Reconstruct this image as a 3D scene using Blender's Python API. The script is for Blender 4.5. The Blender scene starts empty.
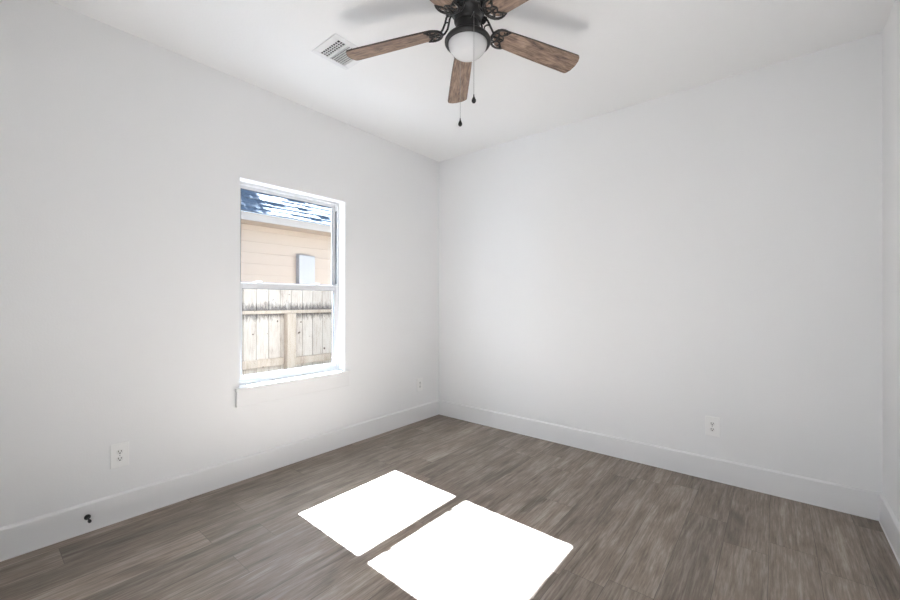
import bpy, bmesh, math, random
from math import sin, cos, pi, radians, degrees
from mathutils import Vector, Matrix
random.seed(7)
S = bpy.context.scene
COL = S.collection

# ------------------------------------------------------------------ camera
W, L, H = 3.294, 3.37, 2.74          # room width, depth, height; far left corner is the origin
cd = bpy.data.cameras.new('camera'); cam = bpy.data.objects.new('camera', cd); COL.objects.link(cam)
cd.sensor_width = 36.0; cd.lens = 396.1 / 900 * 36; cd.clip_start = 0.02
yaw, pitch, roll = 0.6876, 0.002, 0.0015
Fv = Vector((-sin(yaw)*cos(pitch), cos(yaw)*cos(pitch), sin(pitch)))
R0 = Vector((cos(yaw), sin(yaw), 0)); U0 = R0.cross(Fv)
Rv = R0*cos(roll) + U0*sin(roll); Uv = -R0*sin(roll) + U0*cos(roll)
M3 = Matrix((Rv, Uv, -Fv)).transposed()
cam.matrix_world = Matrix.Translation((2.8293, -3.2557, 1.2284)) @ M3.to_4x4()
S.camera = cam

# ------------------------------------------------------------------ light
S.view_settings.view_transform = 'Standard'
S.view_settings.look = 'None'
S.view_settings.gamma = 1.0
S.view_settings.use_curve_mapping = False
S.view_settings.exposure = 0.01

world = bpy.data.worlds.new('sky'); S.world = world; world.use_nodes = True
wn = world.node_tree; wn.nodes.clear()
sky = wn.nodes.new('ShaderNodeTexSky'); sky.sky_type = 'NISHITA'; sky.sun_disc = False
sky.sun_elevation = radians(43); sky.sun_rotation = radians(270)
bg = wn.nodes.new('ShaderNodeBackground'); wo = wn.nodes.new('ShaderNodeOutputWorld')
wn.links.new(sky.outputs[0], bg.inputs[0]); wn.links.new(bg.outputs[0], wo.inputs[0])
bg.inputs[1].default_value = 0.5

sl = bpy.data.lights.new('sun', 'SUN'); sun = bpy.data.objects.new('sun', sl); COL.objects.link(sun)
sl.energy = 236.0; sl.angle = radians(0.53); sl.color = (0.868, 0.965, 1.105)
sun.rotation_euler = Vector((1.0, -0.03, -1/1.07)).to_track_quat('-Z', 'Y').to_euler()
sun.location = (-6, 0, 7)

# added fill lamp behind the camera, brightens the walls through the doorway
al = bpy.data.lights.new('hall_fill', 'AREA'); ao = bpy.data.objects.new('hall_fill', al); COL.objects.link(ao)
al.shape = 'RECTANGLE'; al.size = 0.80; al.size_y = 1.9; al.energy = 31; al.color = (0.965, 0.99, 1.03)
ao.location = (2.70, -L-0.25, 1.02); ao.rotation_euler = (radians(90), 0, radians(54))

# ------------------------------------------------------------------ helpers
def tag(o, label=None, cat=None, group=None, kind=None):
    if label: o['label'] = label
    if cat: o['category'] = cat
    if group: o['group'] = group
    if kind: o['kind'] = kind
    return o
def link(name, bm, mat, parent=None, smooth=False, bevel=0, kind=None, auto=None):
    me = bpy.data.meshes.new(name)
    bmesh.ops.recalc_face_normals(bm, faces=bm.faces)
    bm.to_mesh(me); bm.free()
    for m in (mat if isinstance(mat, (list, tuple)) else [mat]): me.materials.append(m)
    o = bpy.data.objects.new(name, me); COL.objects.link(o)
    if parent: o.parent = parent
    if smooth:
        for p in me.polygons: p.use_smooth = True
    if auto is not None:
        me.set_sharp_from_angle(angle=radians(auto))
    if bevel:
        b = o.modifiers.new('bevel', 'BEVEL'); b.width = bevel; b.segments = 2; b.limit_method = 'ANGLE'; b.angle_limit = radians(40)
    if kind: o['kind'] = kind
    return o
def empty(name, loc, rot=(0, 0, 0), kind=None):
    o = bpy.data.objects.new(name, None); COL.objects.link(o); o.location = loc; o.rotation_euler = rot
    o.empty_display_size = 0.1
    if kind: o['kind'] = kind
    return o
def box(bm, x0, x1, y0, y1, z0, z1, mi=0):
    v = [bm.verts.new((x, y, z)) for z in (z0, z1) for y in (y0, y1) for x in (x0, x1)]
    for f in ((0, 2, 3, 1), (4, 5, 7, 6), (0, 1, 5, 4), (2, 6, 7, 3), (0, 4, 6, 2), (1, 3, 7, 5)):
        bm.faces.new([v[i] for i in f]).material_index = mi
    return bm
def B(*a):
    bm = bmesh.new(); box(bm, *a); return bm
def boxes(lst):
    bm = bmesh.new()
    for a in lst: box(bm, *a)
    return bm
def prism(bm, pts, z0, z1):
    a = [bm.verts.new((x, y, z0)) for x, y in pts]; b = [bm.verts.new((x, y, z1)) for x, y in pts]
    n = len(pts); bm.faces.new(a[::-1]); bm.faces.new(b)
    for i in range(n): bm.faces.new((a[i], a[(i+1) % n], b[(i+1) % n], b[i]))
    return bm
def lathe(bm, prof, n=48, cx=0, cy=0):
    rings = []
    for r, z in prof:
        if r < 1e-6: rings.append([bm.verts.new((cx, cy, z))])
        else: rings.append([bm.verts.new((cx+r*cos(2*pi*i/n), cy+r*sin(2*pi*i/n), z)) for i in range(n)])
    for a, b in zip(rings, rings[1:]):
        for i in range(n):
            j = (i+1) % n
            if len(a) == 1 and len(b) == 1: continue
            if len(a) == 1: bm.faces.new((a[0], b[i], b[j]))
            elif len(b) == 1: bm.faces.new((a[i], a[j], b[0]))
            else: bm.faces.new((a[i], a[j], b[j], b[i]))
    return bm
def tube(bm, pts, rad, n=8, closed=False):
    pts = [Vector(p) for p in pts]; N = len(pts); rings = []
    up = Vector((0, 0, 1))
    for i, p in enumerate(pts):
        if closed: t = (pts[(i+1) % N] - pts[i-1])
        else: t = pts[min(i+1, N-1)] - pts[max(i-1, 0)]
        t.normalize()
        ref = up if abs(t.dot(up)) < 0.95 else Vector((1, 0, 0))
        a = t.cross(ref).normalized(); b = t.cross(a)
        r = rad[i] if isinstance(rad, (list, tuple)) else rad
        rings.append([bm.verts.new(p + (a*cos(2*pi*k/n) + b*sin(2*pi*k/n))*r) for k in range(n)])
    for i in range(N if closed else N-1):
        A, C = rings[i], rings[(i+1) % N]
        for k in range(n): bm.faces.new((A[k], A[(k+1) % n], C[(k+1) % n], C[k]))
    if not closed: bm.faces.new(rings[0][::-1]); bm.faces.new(rings[-1])
    return bm

# ------------------------------------------------------------------ materials
def mat(name, color=(.8, .8, .8), rough=.5, metal=0, bump=None, spec=.5):
    m = bpy.data.materials.new(name); m.use_nodes = True
    nt = m.node_tree; b = nt.nodes['Principled BSDF']
    b.inputs['Base Color'].default_value = (*color, 1); b.inputs['Roughness'].default_value = rough
    b.inputs['Metallic'].default_value = metal; b.inputs['Specular IOR Level'].default_value = spec
    if bump:
        sc, st, dist = bump
        tc = nt.nodes.new('ShaderNodeTexCoord'); n = nt.nodes.new('ShaderNodeTexNoise'); bp = nt.nodes.new('ShaderNodeBump')
        n.inputs['Scale'].default_value = sc; n.inputs['Detail'].default_value = 3
        bp.inputs['Strength'].default_value = st; bp.inputs['Distance'].default_value = dist
        nt.links.new(tc.outputs['Object'], n.inputs['Vector']); nt.links.new(n.outputs['Fac'], bp.inputs['Height'])
        nt.links.new(bp.outputs[0], b.inputs['Normal'])
    return m
class NT:
    def __init__(s, m): s.nt = m.node_tree; s.b = s.nt.nodes['Principled BSDF']
    def N(s, t, **k):
        n = s.nt.nodes.new(t)
        for a, v in k.items(): setattr(n, a, v)
        return n
    def L(s, a, b): s.nt.links.new(a, b)
    def math(s, op, a, b=None, c=None):
        n = s.N('ShaderNodeMath', operation=op)
        for i, v in enumerate((a, b, c)):
            if v is None: continue
            if isinstance(v, (int, float)): n.inputs[i].default_value = v
            else: s.L(v, n.inputs[i])
        return n.outputs[0]
    def xyz(s, v):
        n = s.N('ShaderNodeSeparateXYZ'); s.L(v, n.inputs[0]); return n.outputs
    def comb(s, *a):
        n = s.N('ShaderNodeCombineXYZ')
        for i, v in enumerate(a):
            if isinstance(v, (int, float)): n.inputs[i].default_value = v
            else: s.L(v, n.inputs[i])
        return n.outputs[0]
    def noise(s, vec, scale, detail=3, rough=.5, dist=0):
        n = s.N('ShaderNodeTexNoise'); s.L(vec, n.inputs['Vector']); n.inputs['Scale'].default_value = scale
        n.inputs['Detail'].default_value = detail; n.inputs['Roughness'].default_value = rough; n.inputs['Distortion'].default_value = dist
        return n.outputs['Fac']
    def ramp(s, fac, stops):
        n = s.N('ShaderNodeValToRGB'); s.L(fac, n.inputs[0]); e = n.color_ramp.elements
        while len(e) < len(stops): e.new(0.5)
        for el, (p, c) in zip(e, stops): el.position = p; el.color = (*c, 1)
        return n.outputs[0]
    def mix(s, fac, a, b, blend='MIX'):
        n = s.N('ShaderNodeMix', data_type='RGBA', blend_type=blend)
        for i, v in ((0, fac), (6, a), (7, b)):
            if isinstance(v, (int, float)): n.inputs[i].default_value = v
            elif isinstance(v, tuple): n.inputs[i].default_value = (*v, 1)
            else: s.L(v, n.inputs[i])
        return n.outputs[2]

M_wall = mat('wall_paint', (.86, .862, .864), .6, bump=(120, .12, .004), spec=.25)
M_ceil = mat('ceiling_paint', (.88, .88, .88), .75, bump=(90, .12, .004), spec=.2)
M_trim = mat('trim_paint', (.83, .83, .83), .35, spec=.4)
M_vinyl = mat('white_vinyl', (.76, .765, .775), .3)
M_gasket = mat('dark_gasket', (.10, .11, .13), .5)
M_plate = mat('white_plastic', (.90, .90, .89), .3)
M_recept = mat('receptacle_plastic', (.82, .82, .81), .35)
M_slot = mat('dark_slot', (.03, .03, .03), .6)
M_black = mat('black_bronze_metal', (.035, .034, .034), .38, .55, bump=(60, .08, .002))
M_blackrub = mat('black_rubber', (.012, .012, .012), .5)
M_chain = mat('chain_metal', (.30, .30, .30), .35, .9)
M_opal = mat('frosted_opal_glass', (.62, .62, .62), .25)
M_vent = mat('white_enamel_metal', (.80, .80, .81), .35)
M_duct = mat('grey_duct', (.06, .062, .065), .6)
M_brickout = mat('exterior_cladding', (.03, .028, .026), .9)

def glass_mat():
    m = bpy.data.materials.new('window_glass'); m.use_nodes = True; nt = m.node_tree; nt.nodes.clear()
    o = nt.nodes.new('ShaderNodeOutputMaterial'); mx = nt.nodes.new('ShaderNodeMixShader')
    t = nt.nodes.new('ShaderNodeBsdfTransparent'); g = nt.nodes.new('ShaderNodeBsdfGlossy'); fr = nt.nodes.new('ShaderNodeFresnel')
    t.inputs[0].default_value = (.97, .985, .985, 1); g.inputs['Roughness'].default_value = .0; fr.inputs[0].default_value = 1.25
    nt.links.new(fr.outputs[0], mx.inputs[0]); nt.links.new(t.outputs[0], mx.inputs[1]); nt.links.new(g.outputs[0], mx.inputs[2])
    nt.links.new(mx.outputs[0], o.inputs[0]); return m
M_glass = glass_mat()

def floor_mat():
    m = mat('vinyl_plank_floor', rough=.42, spec=.35); n = NT(m)
    tc = n.N('ShaderNodeTexCoord'); x, y, z = n.xyz(tc.outputs['Object'])
    PW, PL = .181, 1.22
    u = n.math('DIVIDE', n.math('ADD', x, -.813+.181*20), PW); row = n.math('FLOOR', u); fu = n.math('FRACT', u)
    wn_ = n.N('ShaderNodeTexWhiteNoise', noise_dimensions='1D'); n.L(row, wn_.inputs['W'])
    v = n.math('DIVIDE', n.math('ADD', y, n.math('MULTIPLY', wn_.outputs['Value'], PL)), PL); v = n.math('ADD', v, 50.0)
    idx = n.math('FLOOR', v); fv = n.math('FRACT', v)
    w2 = n.N('ShaderNodeTexWhiteNoise', noise_dimensions='2D'); n.L(n.comb(row, idx, 0), w2.inputs['Vector'])
    rnd = w2.outputs['Value']; rc = w2.outputs['Color']
    off = n.math('MULTIPLY', rnd, 37.0)
    vec = n.comb(n.math('ADD', x, off), n.math('MULTIPLY', y, .055), off)          # long fine grain
    fine = n.noise(vec, 120, 5, .7, .3)
    vec2 = n.comb(n.math('ADD', x, off), n.math('MULTIPLY', y, .10), off)
    med = n.noise(vec2, 16, 4, .6, .8)
    vec3 = n.comb(n.math('ADD', x, off), n.math('MULTIPLY', y, .38), off)
    cloud = n.noise(vec3, 7.5, 4, .6, .5)
    f = n.math('ADD', n.math('ADD', n.math('MULTIPLY', fine, .42), n.math('MULTIPLY', med, .34)), n.math('MULTIPLY', cloud, .24))
    c = n.ramp(f, [(.36, (.092, .068, .050)), (.45, (.176, .139, .110)), (.52, (.238, .193, .156)), (.62, (.37, .32, .27))])
    # dark knot clouds
    kn = n.noise(vec3, 5.0, 2, .5, .2); kf = n.ramp(kn, [(.58, (0, 0, 0)), (.74, (1, 1, 1))])
    c = n.mix(n.math('MULTIPLY', kf, .55), c, (.062, .046, .036))
    # pale limed streaks along the grain
    st = n.noise(n.comb(n.math('ADD', x, off), n.math('MULTIPLY', y, .045), off), 48, 3, .6, .4); sf = n.ramp(st, [(.56, (0, 0, 0)), (.70, (1, 1, 1))])
    c = n.mix(n.math('MULTIPLY', sf, .5), c, (.36, .31, .27))
    # per-plank tone
    tone = n.math('ADD', n.math('MULTIPLY', rnd, .30), .86)
    tc_ = n.comb(tone, tone, tone); c = n.mix(1.0, c, tc_, 'MULTIPLY')
    # seams
    eu = n.math('MULTIPLY', n.math('MINIMUM', fu, n.math('SUBTRACT', 1.0, fu)), PW)
    ev = n.math('MULTIPLY', n.math('MINIMUM', fv, n.math('SUBTRACT', 1.0, fv)), PL)
    e = n.math('MINIMUM', eu, ev); sm = n.math('LESS_THAN', e, .0011)
    c = n.mix(n.math('MULTIPLY', sm, .6), c, (.03, .024, .02))
    n.L(c, n.b.inputs['Base Color'])
    n.L(n.math('ADD', n.math('MULTIPLY', f, .25), .30), n.b.inputs['Roughness'])
    bp = n.N('ShaderNodeBump'); bp.inputs['Strength'].default_value = .25; bp.inputs['Distance'].default_value = .002
    n.L(n.math('SUBTRACT', fine, n.math('MULTIPLY', sm, 1.0)), bp.inputs['Height']); n.L(bp.outputs[0], n.b.inputs['Normal'])
    return m
M_floor = floor_mat()

def blade_mat():
    m = mat('weathered_oak', rough=.5); n = NT(m)
    tc = n.N('ShaderNodeTexCoord'); oi = n.N('ShaderNodeObjectInfo')
    x, y, z = n.xyz(tc.outputs['Object']); off = n.math('MULTIPLY', oi.outputs['Random'], 31.0)
    v1 = n.comb(n.math('MULTIPLY', x, .10), y, off); fine = n.noise(v1, 150, 4, .6, .2)
    v2 = n.comb(n.math('MULTIPLY', x, .28), y, off); med = n.noise(v2, 26, 4, .6, 1.2)
    f = n.math('ADD', n.math('MULTIPLY', fine, .45), n.math('MULTIPLY', med, .55))
    c = n.ramp(f, [(.36, (.055, .036, .026)), (.45, (.165, .108, .078)), (.55, (.27, .185, .135)), (.68, (.40, .29, .22))])
    n.L(c, n.b.inputs['Base Color']); return m
M_blade = blade_mat()

def fence_mat(dirt=True):
    m = mat('weathered_cedar', rough=.85, spec=.1); n = NT(m)
    tc = n.N('ShaderNodeTexCoord'); x, y, z = n.xyz(tc.outputs['Object'])
    u = n.math('FLOOR', n.math('DIVIDE', y, .1435)); wn_ = n.N('ShaderNodeTexWhiteNoise', noise_dimensions='1D'); n.L(u, wn_.inputs['W'])
    off = n.math('MULTIPLY', wn_.outputs['Value'], 11.0)
    v = n.comb(n.math('ADD', y, off), n.math('MULTIPLY', z, .10), off); g = n.noise(v, 55, 5, .6, .4)
    v2 = n.comb(n.math('ADD', y, off), n.math('MULTIPLY', z, .35), off); g2 = n.noise(v2, 9, 3, .6, .6)
    f = n.math('ADD', n.math('MULTIPLY', g, .5), n.math('MULTIPLY', g2, .5))
    c = n.ramp(f, [(.32, (.42, .33, .27)), (.42, (.585, .49, .405)), (.54, (.665, .575, .485)), (.7, (.70, .63, .555))])
    tone = n.math('ADD', n.math('MULTIPLY', wn_.outputs['Value'], .25), .82); c = n.mix(1.0, c, n.comb(tone, tone, tone), 'MULTIPLY')
    if dirt:   # mildew stains that run down from the top rail and the picket tops
        s = n.noise(n.comb(y, n.math('MULTIPLY', z, .25), 3.0), 38, 3, .6, .3)
        d = n.math('SUBTRACT', 1.085+.02, z)                                   # below the rail
        a = n.math('SUBTRACT', n.math('MULTIPLY', s, .22), n.math('ABSOLUTE', n.math('SUBTRACT', z, 1.10)))
        a = n.math('MULTIPLY', n.math('MAXIMUM', n.math('ADD', a, .0), 0.0), 9.0)
        a = n.math('MINIMUM', n.math('MULTIPLY', a, 1.35), .9); c = n.mix(a, c, (.13, .11, .10))
    if not dirt: c = n.mix(1.0, c, (.88, .83, .77), 'MULTIPLY')
    k = n.noise(n.comb(0.0, y, z), 14, 1, .4, 0); kf = n.ramp(k, [(.74, (0, 0, 0)), (.78, (1, 1, 1))]); c = n.mix(kf, c, (.12, .08, .06))
    n.L(c, n.b.inputs['Base Color']); return m
M_edge = mat('dark_blade_edge', (.05, .035, .028), .5)
M_fence = fence_mat(); M_rail = fence_mat(False)

def siding_mat():
    m = mat('peach_lap_siding', (.42, .35, .295), .75, spec=.2, bump=(8, .05, .01)); return m
M_siding = siding_mat()
M_fascia = mat('cream_fascia_paint', (.40, .36, .33), .6)
M_box = mat('pale_grey_metal', (.34, .34, .35), .5)
def roof_mat():
    m = mat('asphalt_shingle', rough=.9, spec=.1); n = NT(m); tc = n.N('ShaderNodeTexCoord')
    a = n.noise(tc.outputs['Object'], 18, 3); c = n.ramp(a, [(.35, (.10, .12, .15)), (.65, (.17, .20, .23))]); n.L(c, n.b.inputs['Base Color']); return m
M_roof = roof_mat()
M_leaf = mat('green_leaves', (.06, .12, .03), .6)
M_bark = mat('bark', (.12, .09, .07), .9)
def ground_mat():
    m = mat('side_yard_soil', rough=.95, spec=.1); n = NT(m); tc = n.N('ShaderNodeTexCoord')
    a = n.noise(tc.outputs['Object'], 6, 6, .7); c = n.ramp(a, [(.35, (.07, .06, .045)), (.65, (.15, .14, .09))]); n.L(c, n.b.inputs['Base Color']); return m
M_ground = ground_mat()

# ------------------------------------------------------------------ setting: room shell
WY0, WY1, WZ0, WZ1 = -2.076, -1.219, 0.610, 2.070      # rough opening of the window
T = .15
link('floor', B(-T, W+.12, -L-1.6, .12, -.12, 0), M_floor, kind='structure')
hx0, hx1, hy0, hy1 = .680, .890, -1.922, -1.708        # hole for the register
link('ceiling', boxes([(-T, hx0, -L-1.6, .12, H, H+.12), (hx1, W+.12, -L-1.6, .12, H, H+.12), (hx0, hx1, -L-1.6, hy0, H, H+.12), (hx0, hx1, hy1, .12, H, H+.12)]), M_ceil, kind='structure')
link('wall_left', boxes([(-T, 0, -L, WY0, 0, H), (-T, 0, WY1, 0, 0, H), (-T, 0, WY0, WY1, 0, WZ0), (-T, 0, WY0, WY1, WZ1, H)]), M_wall, kind='structure')
link('wall_back', B(-T, W+.12, 0, .12, 0, H), M_wall, kind='structure')
link('wall_right', B(W, W+.12, -L-1.6, 0, 0, H), M_wall, kind='structure')
link('wall_near', boxes([(-T, 2.25, -L-.12, -L, 0, H), (3.17, W, -L-.12, -L, 0, H), (2.25, 3.17, -L-.12, -L, 2.06, H)]), M_wall, kind='structure')
link('wall_hall', boxes([(1.3, W+.12, -L-1.72, -L-1.6, 0, H), (1.3, 1.42, -L-1.6, -L-.12, 0, H)]), M_wall, kind='structure')
# outer cladding around the window opening, unseen, made dark to curb sun bounce
link('wall_outside', boxes([(-.19, -T-.001, -L-1.6, WY0, -.5, H+.3), (-.19, -T-.001, WY1, 1.0, -.5, H+.3), (-.19, -T-.001, WY0, WY1, -.5, WZ0), (-.19, -T-.001, WY0, WY1, WZ1+.02, H+.3)]), M_brickout, kind='structure')

def baseboard(name, a, b, nrm):
    """board from a to b on the floor, nrm points into the room; eased top edge with a caulk step"""
    a, b, nrm = Vector(a), Vector(b), Vector(nrm)
    t = .014; h = .150
    prof = [(0, .0), (t, 0), (t, h-.006), (t-.004, h-.001), (t-.007, h), (0, h+.004)]
    bm = bmesh.new(); ra = [bm.verts.new(a + nrm*d + Vector((0, 0, z))) for d, z in prof]; rb = [bm.verts.new(b + nrm*d + Vector((0, 0, z))) for d, z in prof]
    n = len(prof); bm.faces.new(ra); bm.faces.new(rb[::-1])
    for i in range(n): bm.faces.new((ra[i], ra[(i+1) % n], rb[(i+1) % n], rb[i]))
    return link(name, bm, M_trim, kind='structure')
baseboard('baseboard_left', (0, -L, 0), (0, 0, 0), (1, 0, 0))
baseboard('baseboard_back', (0.014, 0, 0), (W-.014, 0, 0), (0, -1, 0))
baseboard('baseboard_right', (W, 0, 0), (W, -L, 0), (-1, 0, 0))
baseboard('baseboard_near', (0.014, -L, 0), (2.16, -L, 0), (0, 1, 0))
# thin caulk bead where the baseboards meet the floor
link('trim_1', boxes([(.014, .0185, -L+.014, -.0185, 0, .006), (.014, W-.014, -.0185, -.014, 0, .006), (W-.0185, W-.014, -L+.014, -.0185, 0, .006)]), M_trim, kind='structure')

# window stool and apron
bm = bmesh.new()
box(bm, -.09, .0, WY0, WY1, .610, .634)
box(bm, 0, .030, -2.108, -1.178, .610, .634)
link('trim_2', bm, M_trim, kind='structure', bevel=.003)
link('trim_3', B(0, .022, -2.100, -1.186, .505, .610), M_trim, kind='structure', bevel=.002)

# window unit
win = empty('window_1', (-.12, (WY0+WY1)/2, .634), kind='structure')
def wpart(name, bm, m, par=win, **k):
    o = link(name, bm, m, par, **k)
    o.data.transform(Matrix.Translation(-Vector((-.12, (WY0+WY1)/2, .634)))); return o
def rect_frame(bm, x0, x1, y0, y1, z0, z1, l, r, b, t):
    box(bm, x0, x1, y0, y0+l, z0, z1); box(bm, x0, x1, y1-r, y1, z0, z1)
    box(bm, x0, x1, y0+l, y1-r, z0, z0+b); box(bm, x0, x1, y0+l, y1-r, z1-t, z1); return bm
bm = bmesh.new()
rect_frame(bm, -.150, -.090, WY0, WY1, .634, WZ1, .014, .014, .022, .016)
rect_frame(bm, -.150, -.138, WY0+.014, WY1-.014, .656, WZ1-.016, .008, .008, .006, .006)
box(bm, -.094, -.086, WY0, WY0+.018, .634, WZ1); box(bm, -.094, -.086, WY1-.018, WY1, .634, WZ1)
box(bm, -.094, -.086, WY0+.018, WY1-.018, WZ1-.020, WZ1)
wpart('window_frame', bm, M_vinyl, bevel=.0015)
# track gap in the upper right and left jamb liner
wpart('jamb_track', boxes([(-.118, -.0965, WY1-.0165, WY1-.0138, 1.372, 2.00), (-.118, -.0965, WY0+.0138, WY0+.0165, 1.372, 2.00)]), M_gasket)
GY0, GY1 = -2.020, -1.262
bm = bmesh.new(); rect_frame(bm, -.138, -.121, WY0+.015, WY1-.015, 1.318, 2.056, GY0-(WY0+.015), (WY1-.015)-GY1, .044, .026)
us = wpart('upper_sash', bm, M_vinyl, bevel=.002)
bm = bmesh.new(); rect_frame(bm, -.119, -.096, WY0+.015, WY1-.015, .657, 1.358, GY0-(WY0+.015), (WY1-.015)-GY1, .034, .044)
box(bm, -.1195, -.0925, WY0+.016, WY1-.016, 1.346, 1.358)
ls = wpart('lower_sash', bm, M_vinyl, bevel=.002)
wpart('glazing_bead', rect_frame(bmesh.new(), -.1275, -.1205, GY0, GY1, 1.362, 2.030, .0025, .0045, .0025, .003), M_gasket, us)
wpart('glazing_bead', rect_frame(bmesh.new(), -.1050, -.0955, GY0, GY1, .691, 1.314, .002, .004, .002, .002), M_gasket, ls)
wpart('window_pane', B(-.130, -.127, GY0-.003, GY1+.003, 1.360, 2.032), M_glass, us)
wpart('window_pane', B(-.109, -.106, GY0-.003, GY1+.003, .690, 1.316), M_glass, ls)
for yy in (-1.905, -1.425):
    bm = boxes([(-.117, -.099, yy-.028, yy+.028, 1.358, 1.363)])
    prism(bm, [(-.108+.009*cos(t), yy+.010*sin(t)) for t in [i*2*pi/16 for i in range(16)]], 1.363, 1.373)
    box(bm, -.106, -.096, yy-.006, yy+.030, 1.366, 1.372)
    lk = wpart('sash_lock', bm, M_plate, ls, bevel=.001)

# ------------------------------------------------------------------ outside ground
link('ground_outside', B(-16, -.19, -6, 14, -.62, -.50), M_ground, kind='structure')

# ------------------------------------------------------------------ ceiling fan
FX, FY, FZ = 1.65, -1.684, 2.54
fan = empty('ceiling_fan', (FX, FY, H))
tag(fan, 'dark bronze ceiling fan with five weathered wood blades and a white bowl light', 'ceiling fan')
def fpart(name, bm, m, par=fan, **k):
    o = link(name, bm, m, par, **k); return o
z = lambda v: v - H          # heights written as room heights
fpart('ceiling_canopy', lathe(bmesh.new(), [(0, z(2.7395)), (.115, z(2.7395)), (.118, z(2.733)), (.112, z(2.722)), (.098, z(2.712)), (.075, z(2.706)), (0, z(2.706))]), M_black, smooth=True, auto=35)
fpart('motor_housing', lathe(bmesh.new(), [(0, z(2.706)), (.070, z(2.706)), (.078, z(2.700)), (.078, z(2.668)), (.083, z(2.662)), (.083, z(2.654)), (.076, z(2.648)), (.070, z(2.640)), (.068, z(2.612)), (.060, z(2.604)), (0, z(2.604))]), M_black, smooth=True, auto=35)
fpart('switch_housing', lathe(bmesh.new(), [(0, z(2.604)), (.056, z(2.604)), (.058, z(2.598)), (.058, z(2.574)), (.066, z(2.569)), (.068, z(2.562)), (.066, z(2.546)), (.062, z(2.540)), (.062, z(2.536)), (0, z(2.536))]), M_black, smooth=True, auto=35)
fpart('light_ring', lathe(bmesh.new(), [(.060, z(2.5355)), (.080, z(2.535)), (.098, z(2.531)), (.109, z(2.524)), (.1145, z(2.515)), (.1145, z(2.508)), (.111, z(2.502)), (.104, z(2.499)), (.098, z(2.499)), (.0965, z(2.503)), (.100, z(2.514)), (.090, z(2.524)), (.060, z(2.528)), (.060, z(2.5355))]), M_black, smooth=True, auto=50)
fpart('glass_bowl', lathe(bmesh.new(), [(.0955, z(2.512)), (.0955, z(2.503))] + [(.0955*cos(a), z(2.503)-.071*sin(a)) for a in [i*pi/2/14 for i in range(1, 14)]] + [(0, z(2.432))]), M_opal, smooth=True)

def blade_outline():
    pts = []
    r0, r1, w0, w1 = .150, .655, .050, .0635
    def half(sgn):
        out = []
        out.append((r0, 0.0))
        for i in range(1, 7): a = i*pi/2/6; out.append((r0+.040-.040*cos(a), sgn*(w0-.020)*min(1, sin(a)) ))
        out = [(r0, sgn*.0)] + [(r0+.045*(1-cos(a)), sgn*w0*sin(a)) for a in [i*pi/2/6 for i in range(1, 7)]]
        out.append((r0+.20, sgn*(w0+.007))); out.append((r1-.05, sgn*w1)); out.append((r1-.030, sgn*w1))
        for i in range(1, 6): a = i*pi/2/6; out.append((r1-.030+.018*sin(a), sgn*(w1-.016+.016*cos(a))))
        out.append((r1-.004, sgn*(w1-.030))); 
        return out
    a = half(1); b = half(-1)
    return a + [(r1, 0)] + b[:0:-1]
BPTS = blade_outline()
def arc(cx, cy, rx, ry, a0, a1, n=14):
    return [(cx+rx*cos(radians(a0+(a1-a0)*i/n)), cy+ry*sin(radians(a0+(a1-a0)*i/n))) for i in range(n+1)]
def blade_mesh():
    bm = bmesh.new(); prism(bm, BPTS, -.004, .004)
    for f in bm.faces:
        if len(f.verts) == 4: f.material_index = 1
    return bm
def iron_mesh():
    """cast scroll bracket lying under the blade root, then an arm that rises to the motor"""
    bm = bmesh.new(); zz = -.0065
    def strip(p, r): tube(bm, [(x, y, zz) for x, y in p], r, 8)
    # outer crescent hugging the root
    strip([(.218, .050), (.200, .0535), (.182, .054), (.165, .050), (.150, .040), (.139, .024), (.134, 0), (.139, -.024), (.150, -.040), (.165, -.050), (.182, -.054), (.200, -.0535), (.218, -.050)],
          [.0022, .0045, .0055, .006, .0062, .0065, .0068, .0065, .0062, .006, .0055, .0045, .0022])
    for s in (1, -1):
        strip([(x, s*y) for x, y in arc(.176, .030, .016, .012, -190, 60)], .0034)
        strip([(.218, s*.050), (.205, s*.040), (.196, s*.030), (.186, s*.020), (.176, s*.016)], [.002, .004, .0046, .004, .0034])
        strip([(x, s*y) for x, y in arc(.158, .014, .014, .011, -60, 200)], .0034)
        strip([(.150, s*.040), (.158, s*.030), (.164, s*.020), (.170, 0)], .0036)
    strip([(.134, 0), (.150, 0), (.172, 0), (.198, 0)], [.006, .005, .0042, .003])
    strip([(.186, .020), (.196, .008), (.200, 0), (.196, -.008), (.186, -.020)], .0038)
    for q in ((.200, .040), (.200, -.040), (.176, 0)):
        prism(bm, [(q[0]+.005*cos(t), q[1]+.005*sin(t)) for t in [i*2*pi/10 for i in range(10)]], -.014, -.003)
    # two curved arms up to the motor
    for s in (1, -1):
        tube(bm, [(.136, s*.016, -.006), (.122, s*.024, .004), (.108, s*.029, .022), (.098, s*.028, .045), (.090, s*.022, .062), (.078, s*.014, .072), (.064, s*.008, .074)], [.005, .0052, .0052, .005, .005, .0052, .006], 8)
        tube(bm, [(.108, s*.028, .022), (.100, s*.014, .034), (.094, 0, .036)], .0034, 6)
    prism(bm, [(.056, -.018), (.100, -.020), (.104, 0), (.100, .020), (.056, .018)], .070, .078)
    return bm
bme = blade_mesh(); first_b = None
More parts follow.
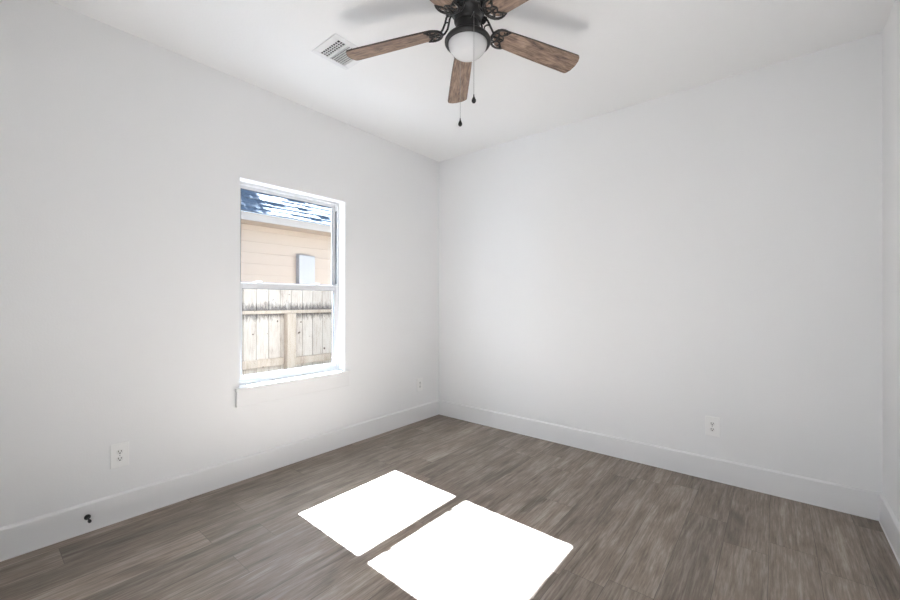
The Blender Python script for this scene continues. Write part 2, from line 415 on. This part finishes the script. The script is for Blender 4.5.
for k, az in enumerate((205.1, 133.1, 61.1, -10.9, 277.1)):
    rot = Matrix.Rotation(radians(az), 4, 'Z') @ Matrix.Rotation(radians(4.5), 4, 'Y') @ Matrix.Rotation(radians(-12), 4, 'X')
    if first_b is None:
        b = link('fan_blade', bme, [M_blade, M_edge], fan); ir = link('blade_bracket', iron_mesh(), M_black, b, smooth=True, auto=45)
        first_b, first_i = b, ir
    else:
        b = first_b.copy(); COL.objects.link(b); b.parent = fan
        ir = first_i.copy(); COL.objects.link(ir); ir.parent = b
    b.matrix_local = Matrix.Translation((0, 0, FZ+.051-H)) @ rot

def pull_chain(px, py, ztop, zfob, zbot, topx, topy):
    bm = bmesh.new()
    # beaded chain: tiny ball links on a cord
    top = Vector((topx, topy, ztop)); bend = Vector((px, py, ztop-.012))
    tube(bm, [top, bend, (px, py, zfob)], .0009, 6)
    n = int((ztop-zfob)/.006)
    for i in range(n):
        c = Vector((px, py, ztop-.014-i*.006))
        if c.z < zfob: break
        bmesh.ops.create_icosphere(bm, subdivisions=1, radius=.0015, matrix=Matrix.Translation(c))
    o = link('pull_chain', bm, M_chain, fan)
    h = zfob-zbot
    link('chain_fob', lathe(bmesh.new(), [(0, zfob+.002), (.0028, zfob), (.0030, zfob-.2*h), (.0055, zfob-.35*h), (.0105, zfob-.62*h), (.0103, zfob-.82*h), (.006, zfob-.97*h), (0, zbot)], 20, px, py), M_black, o, smooth=True)
d1 = (1.731-FX+.002, -1.746-FY-.006); d2 = (1.563-FX, -1.626-FY)
pull_chain(d1[0]*1.12, d1[1]*1.12, z(2.592), z(2.190), z(2.150), d1[0]*.5, d1[1]*.5)
pull_chain(d2[0]*1.12, d2[1]*1.12, z(2.592), z(2.185), z(2.143), d2[0]*.5, d2[1]*.5)

# ------------------------------------------------------------------ ceiling register
vent = empty('air_vent', (.785, -1.815, H))
tag(vent, 'white metal air register set in the ceiling beside the fan blade', 'air vent')
def vbox(l):   # coordinates written in the room, stored relative to the vent
    bm = boxes(l); bmesh.ops.translate(bm, verts=bm.verts, vec=(-.785, 1.815, -H)); return bm
X0, X1, Y0, Y1 = .660, .912, -1.942, -1.688
g = [(.692, .876, -1.897, -1.850), (.692, .876, -1.832, -1.728)]
zt, zb = H-.0002, H-.007
fr = [(X0, g[0][0], Y0, Y1, zb, zt), (g[0][1], X1, Y0, Y1, zb, zt), (g[0][0], g[0][1], Y0, g[0][2], zb, zt), (g[0][0], g[0][1], g[0][3], g[1][2], zb, zt), (g[0][0], g[0][1], g[1][3], Y1, zb, zt)]
link('vent_frame', vbox(fr), M_vent, vent, bevel=.003)
link('vent_duct', vbox([(hx0+.001, hx0+.004, hy0+.001, hy1-.001, H, H+.20), (hx1-.004, hx1-.001, hy0+.001, hy1-.001, H, H+.20), (hx0+.004, hx1-.004, hy0+.001, hy0+.004, H, H+.20), (hx0+.004, hx1-.004, hy1-.004, hy1-.001, H, H+.20), (hx0+.001, hx1-.001, hy0+.001, hy1-.001, H+.20, H+.203)]), M_duct, vent)
gr = []
for i in (1, 2): yy = g[0][2]+i*(g[0][3]-g[0][2])/3; gr.append((g[0][0], g[0][1], yy-.0024, yy+.0024, zb+.001, zb+.003))
for i in range(1, 9): xx = g[0][0]+i*(g[0][1]-g[0][0])/9; gr.append((xx-.0028, xx+.0028, g[0][2], g[0][3], zb, zb+.002))
link('vent_grille', vbox(gr), M_vent, vent)
bm = bmesh.new(); n = 7
for i in range(n):
    yy = g[1][2]+(i+.5)*(g[1][3]-g[1][2])/n
    vs = [bm.verts.new(p) for p in ((g[1][0], yy+.0020, zb+.0005), (g[1][1], yy+.0020, zb+.0005), (g[1][1], yy-.0015, H+.001), (g[1][0], yy-.0015, H+.001))]
    v2 = [bm.verts.new(v.co+Vector((0, .0012, .0004))) for v in vs]
    bm.faces.new(vs); bm.faces.new(v2[::-1])
    for a in range(4): bm.faces.new((vs[a], vs[(a+1) % 4], v2[(a+1) % 4], v2[a]))
bmesh.ops.translate(bm, verts=bm.verts, vec=(-.785, 1.815, -H))
link('vent_louvre', bm, M_vent, vent)

# ------------------------------------------------------------------ outlets
def outlet(loc, rotz, label):
    """built facing +x, plate on the plane x=0"""
    o = empty('wall_outlet', loc, (0, 0, rotz)); tag(o, label, 'outlet', 'duplex wall outlets')
    bm = B(.0004, .0068, -.0415, .0415, -.067, .067); link('cover_plate', bm, M_plate, o, bevel=.003)
    for s in (1, -1):
        cz = s*.0195
        pts = [(.0165*cos(a), .0140*sin(a)) for a in [i*2*pi/24 for i in range(24)]]
        pts = [(max(-.0135, min(.0135, p)), q) for p, q in pts]
        bm = bmesh.new(); prism(bm, pts, 0, .0022)
        bm.transform(Matrix.Translation((.0064, 0, cz)) @ Matrix(((0, 0, 1, 0), (1, 0, 0, 0), (0, 1, 0, 0), (0, 0, 0, 1))))
        r = link('receptacle', bm, M_recept, o, bevel=.0005)
        bm = boxes([(.0084, .0089, -.0078, -.0048, cz-.001, cz+.0078), (.0084, .0089, .0048, .0078, cz, cz+.0072)])
        lathe_b = bmesh.new(); prism(lathe_b, [(.0034*cos(a), .0034*sin(a)) for a in [i*2*pi/12 for i in range(12)]], 0, .0007)
        lathe_b.transform(Matrix.Translation((.0084, 0, cz-.0070)) @ Matrix(((0, 0, 1, 0), (1, 0, 0, 0), (0, 1, 0, 0), (0, 0, 0, 1))))
        me = bpy.data.meshes.new('t'); lathe_b.to_mesh(me); lathe_b.free(); bm.from_mesh(me); bpy.data.meshes.remove(me)
        link('slot', bm, M_slot, r)
    bm = bmesh.new(); prism(bm, [(.0028*cos(a), .0028*sin(a)) for a in [i*2*pi/12 for i in range(12)]], 0, .001)
    bm.transform(Matrix.Translation((.0068, 0, 0)) @ Matrix(((0, 0, 1, 0), (1, 0, 0, 0), (0, 1, 0, 0), (0, 0, 0, 1))))
    link('screw', bm, M_box, o)
outlet((0, -2.7155, .365), 0, 'white wall outlet on the window wall above the black door stop')
outlet((0, -.303, .366), 0, 'white wall outlet on the window wall right of the window, near the corner')
outlet((2.4945, 0, .367), -pi/2, 'white wall outlet alone on the wide blank wall facing the camera')

# ------------------------------------------------------------------ door stop
ds = empty('door_stop', (.014, -2.851, .081), (0, 0, 0)); tag(ds, 'small black door stop screwed to the baseboard left of the window', 'door stop')
RX = Matrix.Rotation(radians(90), 4, 'Y')
def xl(prof):
    bm = lathe(bmesh.new(), prof, 24); bm.transform(RX); return bm
link('base', xl([(0, .0005), (.0135, .0005), (.0140, .004), (.012, .008), (.007, .011), (.006, .014), (0, .014)]), M_blackrub, ds, smooth=True, auto=50)
link('rod', xl([(0, .012), (.005, .012), (.0040, .018), (.0038, .058), (0, .058)]), M_blackrub, ds, smooth=True, auto=50)
link('rubber_tip', xl([(0, .054), (.0060, .054), (.0076, .057), (.0076, .068), (.006, .073), (0, .074)]), M_blackrub, ds, smooth=True, auto=50)

# ------------------------------------------------------------------ fence
GZ = -.50
fence = empty('wooden_fence', (-1.80, 0, GZ)); tag(fence, 'weathered wooden picket fence standing outside the window', 'fence')
def fp(name, bm, m, **k):
    bmesh.ops.translate(bm, verts=bm.verts, vec=(1.80, 0, -GZ)); o = link(name, bm, m, fence, **k)
    o.data.transform(Matrix.Translation((0, 0, GZ))); o.location = (0, 0, -GZ); return o
bm = bmesh.new(); pw = .1435; y = -3.30 - (-3.30 % pw)
k0 = int(-3.3/pw)
for k in range(k0, 22):
    ya, yb = k*pw+.003, (k+1)*pw-.003; top = 1.372+random.uniform(-.012, .012)-.004*0; c = .018
    dx = random.uniform(-.003, .003)
    pts = [(ya, GZ+.03), (yb, GZ+.03), (yb, top-c), (yb-c, top), (ya+c, top), (ya, top-c)]
    a = [bm.verts.new((-1.800+dx, p, q)) for p, q in pts]; b = [bm.verts.new((-1.784+dx, p, q)) for p, q in pts]
    bm.faces.new(a[::-1]); bm.faces.new(b)
    for i in range(6): bm.faces.new((a[i], a[(i+1) % 6], b[(i+1) % 6], b[i]))
fp('picket_panel', bm, M_fence)
fp('top_rail', B(-1.779, -1.741, -3.2, 3.1, 1.072, 1.112), M_rail, bevel=.003)
fp('bottom_rail', B(-1.779, -1.741, -3.2, -.835, .455, .545), M_rail, bevel=.003)
fp('bottom_rail', B(-1.779, -1.741, -.700, 1.60, .440, .530), M_rail, bevel=.003)
for yy in (-3.05, -.765, 1.65):
    fp('fence_post', B(-1.779, -1.690, yy-.055, yy+.055, GZ, 1.072), M_rail, bevel=.004)

# ------------------------------------------------------------------ neighbouring house
house = empty('house', (-4.5, 0, GZ)); tag(house, 'peach lap sided house with a grey shingle roof beyond the wooden fence', 'house')
def hp(name, bm, m, **k):
    bmesh.ops.translate(bm, verts=bm.verts, vec=(4.5, 0, -GZ)); return link(name, bm, m, house, **k)
bm = bmesh.new()
HY0, HY1 = -7, 9
lap = .20; zc = GZ
box(bm, -4.62, -4.515, HY0, HY1, GZ, 2.60)
while zc < 2.55:      # lapped boards: each one leans out at its foot
    z1 = min(zc+lap, 2.60)
    v = [bm.verts.new(p) for p in ((-4.5145, HY0, z1), (-4.5145, HY1, z1), (-4.500, HY1, zc), (-4.500, HY0, zc), (-4.5145, HY0, zc), (-4.5145, HY1, zc))]
    bm.faces.new((v[0], v[1], v[2], v[3])); bm.faces.new((v[3], v[2], v[5], v[4]))
    zc += lap
hp('siding', bm, M_siding)
hp('soffit', B(-4.515, -4.12, HY0, HY1, 2.600, 2.612), M_siding)
hp('fascia', B(-4.12, -4.095, HY0, HY1, 2.600, 2.735), M_fascia)
bm = bmesh.new(); sl_ = radians(38); n = 29; ex = .175
for i in range(n):     # shingle courses, every course a run of tabs of its own
    x0 = -4.06 - i*ex*cos(sl_); zz = 2.735 + i*ex*sin(sl_)
    yy = HY0 - random.random()*.3
    while yy < HY1:
        w = random.uniform(.22, .42); th = random.choice((.010, .012, .015, .022))
        d = Vector((-cos(sl_), 0, sin(sl_))); nn = Vector((sin(sl_), 0, cos(sl_)))
        p = Vector((x0, yy, zz)); q = Vector((x0, yy+w-.006, zz))
        a0, a1 = p+nn*th, q+nn*th; b0, b1 = p+d*ex*1.1+nn*.004, q+d*ex*1.1+nn*.004; c0, c1 = p-nn*.006, q-nn*.006
        e0, e1 = p+d*ex*1.1-nn*.006, q+d*ex*1.1-nn*.006
        V = [bm.verts.new(t) for t in (a0, a1, b1, b0, c0, c1, e1, e0)]
        for f in ((0, 1, 2, 3), (4, 5, 1, 0), (5, 6, 2, 1), (7, 4, 0, 3), (4, 7, 6, 5)): bm.faces.new([V[t] for t in f])
        yy += w
hp('roof', bm, M_roof)
ub = B(-4.499, -4.38, .865, 1.21, 1.20, 2.125)
o = link('utility_box', ub, M_box, bevel=.006)
o.data.transform(Matrix.Translation((4.5, -1.03, -1.20))); o.location = (-4.5, 1.03, 1.20)
tag(o, 'pale grey utility box fixed to the siding of the house beyond the fence', 'utility box')
c = link('box_door', B(.119, .124, -.155, .165, .02, .905), M_box, o, bevel=.003)

# ------------------------------------------------------------------ tree behind the neighbouring house (its shadow lies on the roof)
tree = empty('leafy_tree', (-10.0, -1.0, GZ)); tag(tree, 'tall leafy tree behind the neighbouring house whose shadow falls on the roof', 'tree')
link('trunk', lathe(bmesh.new(), [(0, 0), (.20, 0), (.16, 1.5), (.12, 5.0), (.05, 8.0), (0, 9.0)], 14), M_bark, tree, smooth=True)
bm = bmesh.new(); rnd = random.Random(3)
for i in range(6500):
    a = rnd.uniform(0, 2*pi); u = rnd.uniform(-1, 1); rr = 1.38*rnd.random()**.45
    rr *= 1 + .14*sin(5*a)*cos(4*u)
    c = Vector((rr*math.sqrt(1-u*u)*cos(a), rr*math.sqrt(1-u*u)*sin(a), 8.15+.85*rr*u))
    d = Vector((rnd.uniform(-1, 1), rnd.uniform(-1, 1), rnd.uniform(-1, 1))).normalized(); e = d.cross(Vector((rnd.uniform(-1, 1), rnd.uniform(-1, 1), 1))).normalized()
    l = rnd.uniform(.07, .12)
    bm.faces.new([bm.verts.new(q) for q in (c-d*l, c+e*l*.5, c+d*l, c-e*l*.5)])
link('foliage', bm, M_leaf, tree)
